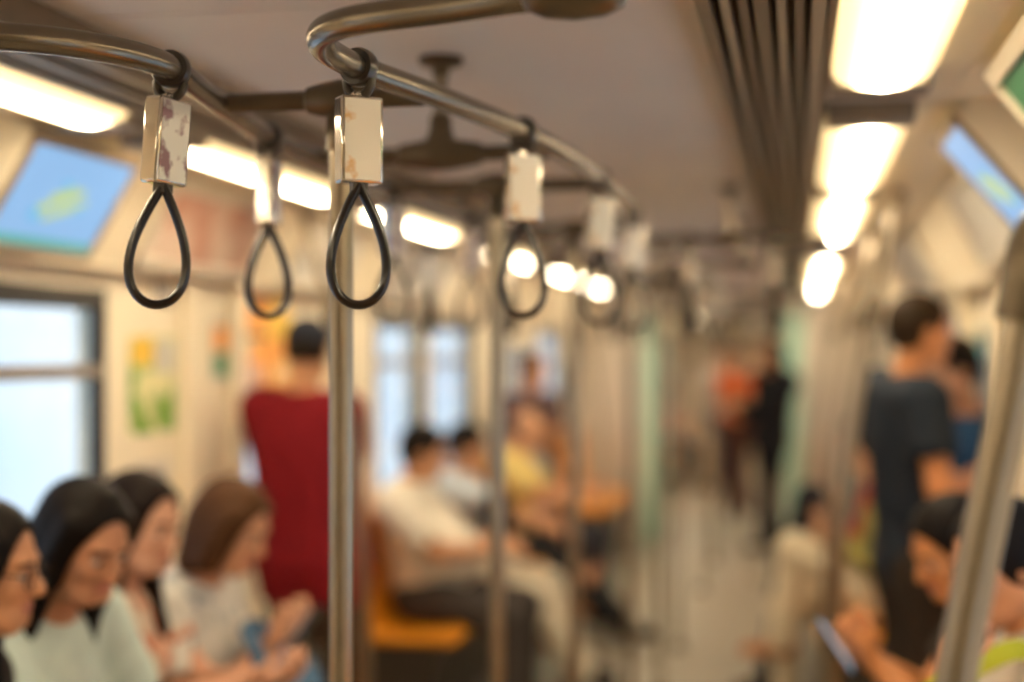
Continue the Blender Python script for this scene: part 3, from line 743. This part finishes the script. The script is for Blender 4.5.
    for sgn, Hp, K, A in legs:
        B.cap(Hp + (K-Hp)*.10,K,.080*g+.018,.056*g+.020,.04); B.cap(K,K + UP*.001,.078*g,.078*g,.04)
        if short_leg > 0: B.cap(K,K + (A-K)*short_leg,.056*g+.017,.05*g+.014,.025)
    B.mesh('trousers', cloth(bottom), e, org)
    for sgn, Hp, K, A in legs:
        fw = f if (K-A).normalized().z > .5 else (f*.6 + UP*.5).normalized()
        S = Field(min(vox,.01)); S.cap(A - fw*.035 - UP*.03,A + fw*.02 - UP*.02,.042*g,.042*g,.02); S.cap(A - fw*.03 - UP*.045,A + fw*.15 - UP*.055,.036*g,.032*g,.02)
        S.cut(A - UP*.085,-UP) if abs(A.z-.085) < .03 else None
        S.mesh('shoe', cloth(shoe), e, org)
    # eyes
    for q in (-1,1):
        b = MB(); b.ell(h(q*.031,.0765,-.001),HA,(.0120*g,.0115*g,.0052*g),12,8); ey = b.build('eye',M['eye'],e,org=org)
        b = MB(); b.ell(h(q*.031,.0855,-.002),HA,(.0076*g,.0042*g,.0056*g),10,6); b.build('iris',M['iris'],ey,org=org)
        b = MB(); b.tube(spline([h(q*.014,.089,.019),h(q*.032,.088,.025),h(q*.050,.074,.020)],4),.0032*g,8); b.build('eyebrow',hairm(hcol),e,org=org)
    if glasses:
        b = MB()
        for q in (-1,1):
            b.tube([h(q*(.034+.0)+.024*math.cos(t),.098-.006*abs(math.cos(t)),-.002+.019*math.sin(t)) for t in np.linspace(0,2*PI,20,endpoint=False)],.0016,6,closed=True)
            b.tube([h(q*.058,.094,.004),h(q*.076,.05,.006),h(q*.079,-.02,.004)],.0017,6)
        b.tube([h(-.011,.099,.0),h(.011,.099,.0)],.0016,6); b.build('glasses',M['phone'],e,org=org)
    # hair
    hv = min(vox,.008) if vox < .012 else vox
    R = Field(hv)
    if hair == 'cap':
        R.ell(h(0,-.012,.035),HA,(.081*g,.101*g,.083*g),.01); R.cut(h(0,0,.012),tuple(-hu))
        R.cap(h(-.04,.085,.028),h(.04,.085,.028),.012*g,.012*g,.01); R.cap(h(-.03,.13,.018),h(.03,.13,.018),.009*g,.009*g,.03)
        R.mesh('cap', cloth(hcol), e, org)
        R = Field(hv); R.ell(h(0,-.02,.0),HA,(.077*g,.096*g,.08*g),.02); R.cut(h(0,-.02,0),tuple(hf)); R.cut(h(0,0,-.05),tuple(-hu)); R.mesh('hair', hairm((.02,.014,.01)), e, org)
    elif hair == 'none_top':
        R.ell(h(0,-.02,.01),HA,(.080*g,.098*g,.08*g),.02); R.cut(h(0,-.01,0),tuple(hf*1.0+hu*.6)); R.cut(h(0,0,-.06),tuple(-hu)); R.mesh('hair', hairm(hcol), e, org)
    else:
        R.ell(h(0,-.018,.042),HA,(.086*g,.103*g,.088*g),.02)
        if hair == 'short':
            R.ell(h(0,-.03,.0),HA,(.081*g,.088*g,.085*g),.03); R.sub_ell(h(0,.120,-.022),HA,(.10*g,.100*g,.112*g),.012); R.cut(h(0,0,-.075),tuple(-hu))
            for q in (-1,1): R.sub_ell(h(q*.09,.01,-.03),HA,(.03*g,.036*g,.045*g),.01)
        elif hair == 'bun':
            R.ell(h(0,-.035,-.01),HA,(.082*g,.085*g,.085*g),.03); R.ell(h(0,-.115,.03),HA,(.045*g,.04*g,.045*g),.02)
            R.sub_ell(h(0,.115,-.025),HA,(.076*g,.110*g,.115*g),.012)
        elif hair == 'tied':
            R.ell(h(0,-.035,-.01),HA,(.082*g,.085*g,.085*g),.03)
            R.cap(h(0,-.09,-.03),h(0,-.085,-.20),.055*g,.035*g,.03)
            R.sub_ell(h(0,.115,-.025),HA,(.076*g,.110*g,.115*g),.012)
            for q in (-1,1):
                R.cap(h(q*.070,.02,.055),h(q*.078,.005,-.06),.024*g,.030*g,.02); R.cap(h(q*.078,.005,-.06),h(q*.082,-.01,-.14),.030*g,.028*g,.02); R.cap(h(q*.082,-.01,-.14),h(q*.085,.02,-.24),.028*g,.014*g,.03)
        elif hair == 'bob':
            R.ell(h(0,-.035,-.02),HA,(.094*g,.088*g,.10*g),.03)
            for q in (-1,1): R.cap(h(q*.074,.015,.03),h(q*.080,.0,-.085),.030*g,.032*g,.03); R.cap(h(q*.04,-.06,.0),h(q*.05,-.055,-.115),.045*g,.04*g,.03)
            R.sub_ell(h(0,.118,-.03),HA,(.070*g,.110*g,.115*g),.012)
            for q in (-1,1): R.cap(h(q*.066,.035,.06),h(q*.080,.02,-.085),.022*g,.026*g,.02)
        else:
            R.ell(h(0,-.035,-.01),HA,(.086*g,.086*g,.09*g),.03)
            R.sub_ell(h(0,.115,-.025),HA,(.074*g,.110*g,.118*g),.012)
            for q in (-1,1):
                R.cap(h(q*.064,.03,.06),h(q*.072,.015,.0),.022*g,.026*g,.02)
                p0, p1, p2 = h(q*.070,.012,.02),h(q*.076,-.01,-.12),h(q*.085,.02,-.17)
                p2 = P + u*L*.80 + sr*q*.105*g + sf*.085*g; p3 = P + u*L*.58 + sr*q*.10*g + sf*.125*g
                R.cap(p0,p1,.028*g,.028*g,.03); R.cap(p1,p2,.028*g,.030*g,.03); R.cap(p2,p3,.030*g,.014*g,.03)
            R.cap(h(0,-.08,-.02),P + u*L*.86 - sf*.09,.055*g,.05*g,.04); R.cap(P + u*L*.86 - sf*.09,P + u*L*.62 - sf*.125,.05*g,.035*g,.03)
        R.mesh('hair', hairm(hcol), e, org)
    if mask:
        b = Field(min(vox,.008)); b.ell(h(0,.03,-.055),HA,(.067*g,.075*g,.055*g),.02); b.cut(h(0,.04,0),tuple(-hf)); b.mesh('face_mask', cloth(mask), e, org)
    return e, dict(h=h,HA=HA,hands=hinfo,P=P,u=u,L=L,sf=sf,sr=sr,f=f,r=r,legs=legs)

def phone(c, up, nrm, label):
    up = V(up).normalized(); n = V(nrm); n = (n-up*n.dot(up)).normalized(); s = up.cross(n); c = V(c)
    e = empty('phone', c, label, 'phone'); b = MB(); b.obox(c,(s,up,n),(.036,.074,.0042)); b.build('case',M['phone'],e,bevel=.004,org=c)
    b = MB(); b.obox(c+n*.0044,(s,up,n),(.032,.068,.0006)); b.build('display',M['phscr'],e,org=c)
NEAR, MID, FAR = .0065, .0095, .015
def lap(x, y, z=.70): return (x,y,z)

# four women on the left bench, facing the aisle
person('woman with glasses and long dark hair at the left edge of the photo', (-1.04,2.25,.565), (-.80,2.36,1.255), 0, head=12, pitch=8,
       hands=[(-.62,2.47,.80),(-.60,2.24,.78)], palms=[(0,-.4,1),(0,.4,1)], shoulders=.165, hair='long', glasses=True, top=(.035,.03,.028), sleeve=1.9, bottom=(.03,.03,.04),
       bust=.055, vox=NEAR, skn=(.56,.26,.13))
person('woman with tied black hair and pale mint top, looking down at her lap', (-1.04,2.75,.565), (-.775,2.68,1.262), -16, head=-20, pitch=24,
       hands=[(-.56,2.80,.84),(-.54,2.60,.83)], palms=[(0,-.5,1),(0,.5,1)], shoulders=.17, hair='tied', top=(.56,.66,.60), sleeve=.62, bottom=(.06,.07,.10), bust=.058, vox=NEAR,
       skn=(.56,.26,.14), neckline=.09)
person('woman with long dark hair and coral patterned top, leaning back behind the mint-top woman', (-1.07,3.18,.565), (-.905,3.20,1.235), 0, head=-12, pitch=12,
       hands=[(-.60,3.26,.86),(-.60,3.08,.88)], palms=[(0,-.5,1),(0,.5,1)], shoulders=.165, hair='long', hcol=(.012,.006,.004), top=(.60,.22,.12), top2=(.70,.58,.45), sleeve=.5, bottom=(.05,.05,.06), bust=.055, vox=NEAR,
       skn=(.62,.32,.20))
person('woman with brown bob and white floral top, holding a phone', (-1.03,3.62,.565), (-.805,3.53,1.19), 0, head=-8, pitch=24,
       hands=[(-.72,3.68,.88),(-.70,3.46,.87)], palms=[(0,-.5,1),(0,.5,1)], shoulders=.168, hair='bob', hcol=(.085,.036,.014), top=(.74,.70,.62), top2=(.25,.30,.34), sleeve=.5, bottom=(.10,.19,.30), bust=.055, vox=NEAR,
       tscale=14, thr=(.60,.66), skn=(.60,.30,.17))
phone((-.455,2.765,.875),(.5,0,.75),(-.8,0,.5),'black phone held by the woman in the mint top')
phone((-.62,3.57,.92),(.5,0,.75),(-.8,0,.5),'black phone held by the woman with the brown bob')
# red shirt man standing by the left doors
person('man in maroon shirt and dark cap standing by the left doors, back to the camera', (-1.03,4.80,.93), (-1.045,4.79,1.66), 75, head=95, pitch=6, sit=False,
       hands=[(-1.10,5.10,1.12),(-.98,5.10,1.16)], feet=[(-1.12,4.80,.085),(-.93,4.82,.085)], shoulders=.178, hair='cap', hcol=(.03,.035,.05), top=(.22,.012,.02), sleeve=.7, pole_out=.1, loose=.010, belly=.03, hem=.15, hips=.095, bottom=(.07,.05,.035), vox=MID)
# men along the left wall beyond the doors
person('heavy man in white shirt seated at the end of the orange bench', (-1.00,6.18,.575), (-.985,6.17,1.20), 0, head=8, pitch=12,
       hands=[(-.66,6.28,.80),(-.62,6.00,.80)], palms=[(0,-.6,-1),(0,.6,-1)], shoulders=.205, belly=.085, hair='short', top=(.72,.66,.56), sleeve=.7, loose=.012, bottom=(.06,.05,.045), vox=MID, size=1.03,
       feet=[(-.56,6.26,.085),(-.54,5.98,.085)])
person('man in pale blue shirt and cream trousers seated beside the man in white', (-1.00,7.00,.575), (-.985,7.02,1.17), 0, head=5, pitch=12,
       hands=[(-.62,7.08,.82),(-.58,6.90,.80)], palms=[(0,-.6,-1),(0,.6,-1)], shoulders=.20, hair='short', top=(.60,.66,.72), sleeve=.6, loose=.01, bottom=(.70,.62,.48), vox=MID, feet=[(-.42,7.14,.085),(-.38,6.86,.085)])
person('man in yellow shirt and black trousers seated further along the left bench', (-1.00,8.10,.575), (-.885,8.12,1.19), 0, head=-5, pitch=14,
       hands=[(-.58,8.22,.85),(-.56,8.02,.83)], palms=[(0,-.6,-1),(0,.6,-1)], shoulders=.205, hair='none_top', hcol=(.05,.03,.02), top=(.80,.62,.22), sleeve=.6, loose=.012, bottom=(.02,.02,.022), vox=MID, skn=(.60,.30,.16), feet=[(-.34,8.24,.085),(-.22,7.94,.085)])
person('person in grey top seated in shade near the left end of the middle bench', (-1.00,8.68,.575), (-.93,8.66,1.19), 0, pitch=8,
       hands=[(-.62,8.78,.80),(-.60,8.58,.80)], hair='short', top=(.45,.42,.40), bottom=(.04,.04,.05), vox=FAR)
person('man in dark shirt standing behind the left-hand seated men', (-1.02,9.06,.90), (-1.02,9.03,1.53), -40, sit=False, hands=[(-.78,8.98,1.10),(-.95,8.82,1.10)], feet=[(-.95,9.12,.085),(-1.08,9.0,.085)],
       hair='short', top=(.10,.06,.07), bottom=(.03,.03,.04), vox=FAR)
# right side
person('standing man in dark navy T-shirt in profile by the right doors', (1.04,5.02,.95), (1.065,4.98,1.725), 20, head=14, pitch=4, sit=False,
       hands=[(1.20,5.20,1.20),(1.25,4.92,1.18)], palms=[(0,-.6,.6),(0,.6,.6)], feet=[(1.02,5.14,.085),(1.04,4.92,.085)], shoulders=.195, hair='short', top=(.020,.027,.040), sleeve=.52, loose=.012, bottom=(.035,.026,.02), vox=MID, skn=(.60,.25,.10), hcol=(.03,.018,.01))
person('man in deep blue shirt standing behind the navy T-shirt man, facing him', (1.17,5.50,.88), (1.20,5.42,1.585), 235, head=205, pitch=14, sit=False,
       hands=[(1.18,5.24,1.16),(1.02,5.28,1.20)], feet=[(1.20,5.46,.085),(1.08,5.54,.085)], shoulders=.19, hair='short', top=(.02,.06,.14), sleeve=.7, bottom=(.03,.03,.04), vox=MID, skn=(.56,.29,.17))
person('young man seated on the right with bent head, looking at his phone', (1.09,3.62,.575), (1.015,3.54,1.18), 180, head=202, pitch=26,
       hands=[(.84,3.40,.92),(.82,3.58,.90)], palms=[(0,.6,1),(0,-.6,1)], shoulders=.19, hair='short', top=(.045,.035,.03), sleeve=.6, bottom=(.04,.032,.025), vox=NEAR, skn=(.62,.25,.09))
phone((.74,3.50,.945),(-.5,0,.75),(.8,0,.5),'phone in the hands of the bent-headed young man')
person('woman in white top seated at the right edge, hand raised to her chin', (1.08,3.02,.565), (1.055,3.02,1.225), 180, head=200, pitch=20,
       hands=[(.93,2.82,1.02),(.78,2.98,.80)], fingers=[(.25,.35,.9),None], palms=[(.8,.4,.2),(0,-.6,1)], shoulders=.17, hair='bun', top=(.66,.58,.50), sleeve=.6, bottom=(.10,.06,.05), bust=.05, vox=NEAR, skn=(.60,.26,.12))
# beyond the doors on the right, legs crossed
for (y, hx, lab, tp, bt, hc, tw) in ((6.45,1.0,'person in olive top and cream trousers seated on the far right bench, leg crossed',(.30,.26,.08),(.68,.58,.42),(.03,.02,.012),0),
                               (7.05,1.0,'person in red top seated on the far right bench, dark trousers',(.34,.03,.03),(.03,.03,.035),(.02,.015,.01),0),
                               (7.75,1.0,'person in teal-grey top seated further along the far right bench',(.12,.20,.20),(.03,.03,.035),(.03,.02,.012),0)):
    crossed = y < 7 or y > 7.5
    person(lab,(1.02,y,.575),(.985,y-.02,1.20),180,pitch=16,hands=[(.84,y-.12,.80),(.82,y+.08,.80)],hair='short',hcol=hc,top=tp,sleeve=1.85,bottom=bt,vox=MID,skn=(.58,.30,.17),
           feet=[(.58,y-.03,.38 if y < 7 else .50) if crossed else (.52,y-.12,.085),(.60,y+.12,.085)], knees=[(-.5,-.1,1),None] if crossed else None, shoe=(.42,.20,.10) if y < 7 else (.55,.48,.38) if y > 7.5 else (.05,.04,.035))
# far down the car
person('figure dressed all in black standing at the gangway', (.43,12.2,.92), (.42,12.15,1.63), 215, sit=False, hands=[(.19,12.15,1.15),(.21,12.37,1.10)], feet=[(.39,12.09,.085),(.47,12.31,.085)],
       shoulders=.2, hair='long', top=(.008,.008,.010), sleeve=1.9, loose=.03, bottom=(.008,.008,.010), vox=FAR)
person('distant person in orange top standing in the next car', (.06,14.3,.92), (.06,14.26,1.58), -90, sit=False, hands=[(-.06,14.05,1.12),(.19,14.05,1.12)], feet=[(-.02,14.30,.085),(.16,14.32,.085)],
       hair='short', top=(.78,.14,.04), bottom=(.10,.04,.03), vox=FAR)
person('distant person in white top standing beside the one in orange', (-.18,16.2,.92), (-.18,16.16,1.60), -90, sit=False, hands=[(-.3,15.95,1.12),(-.05,15.95,1.12)], feet=[(-.26,16.2,.085),(-.08,16.22,.085)],
       hair='short', top=(.70,.62,.55), bottom=(.05,.05,.06), vox=FAR)
person('distant person in pinkish top on the left bench of the next car', (-.98,17.2,.575), (-.9,17.2,1.2), 0, hands=[(-.6,17.3,.8),(-.6,17.1,.8)], hair='long', top=(.65,.25,.18), bottom=(.06,.06,.07), vox=FAR)
person('distant person in dark red top at the end of the next car', (.45,18.6,.92), (.45,18.56,1.6), -100, sit=False, hands=[(.35,18.35,1.1),(.6,18.35,1.1)], feet=[(.36,18.6,.085),(.54,18.62,.085)], hair='short', top=(.35,.07,.04), bottom=(.04,.03,.03), vox=FAR)

# ------------------------------------------------------------------ bags
def bag(c, label, m, w=.13, hgt=.13, strap_pts=None, name='shoulder_bag'):
    c = V(c); F = Field(.008); e = empty(name, c - UP*hgt, label, 'bag'); o = c - UP*hgt
    A = ((1,0,0),(0,1,0),(0,0,1))
    F.cap(c + V(0,-w,-hgt*.6),c + V(0,w,-hgt*.6),.06,.06,.05); F.cap(c + V(0,-w*.8,hgt*.5),c + V(0,w*.8,hgt*.5),.045,.045,.12); F.cap(c + V(0,-w*.6,0),c + V(0,w*.6,0),.06,.06,.06)
    F.cut(c - UP*hgt,(0,0,-1)); F.mesh('bag_body', m, e, o)
    b = MB(); b.tube(spline([V(p) for p in strap_pts],6),.011,10,flat=(.005,.021,(0,1,.25))); b.build('bag_strap', m, e, org=o)
bag((.80,2.86,.80),'yellow-green shoulder bag on the lap at the bottom right',cloth((.46,.44,.03)),.15,.125,[(.80,2.72,.88),(.86,2.73,.99),(.955,2.77,1.05),(1.06,2.84,1.085),(1.10,2.92,1.04),(1.02,2.98,.95),(.82,2.99,.86)])
bag((-.74,2.36,.785),'dark grey handbag on the lap of the woman with glasses',cloth((.06,.06,.07)),.13,.11,[(-.74,2.25,.85),(-.72,2.27,.96),(-.70,2.36,1.0),(-.72,2.45,.96),(-.74,2.47,.85)],'handbag')
bag((-.66,3.50,.76),'blue denim bag on the lap of the woman with the brown bob',cloth((.10,.20,.33)),.13,.085,[(-.66,3.41,.80),(-.70,3.42,.90),(-.76,3.50,.94),(-.72,3.58,.90),(-.67,3.59,.80)],'handbag')
bag((-.78,6.78,.86),'black bag on the lap of the man in pale blue shirt',cloth((.012,.012,.014)),.12,.14,[(-.78,6.70,.96),(-.80,6.70,1.04),(-.82,6.78,1.08),(-.80,6.86,1.04),(-.78,6.87,.96)],'backpack')
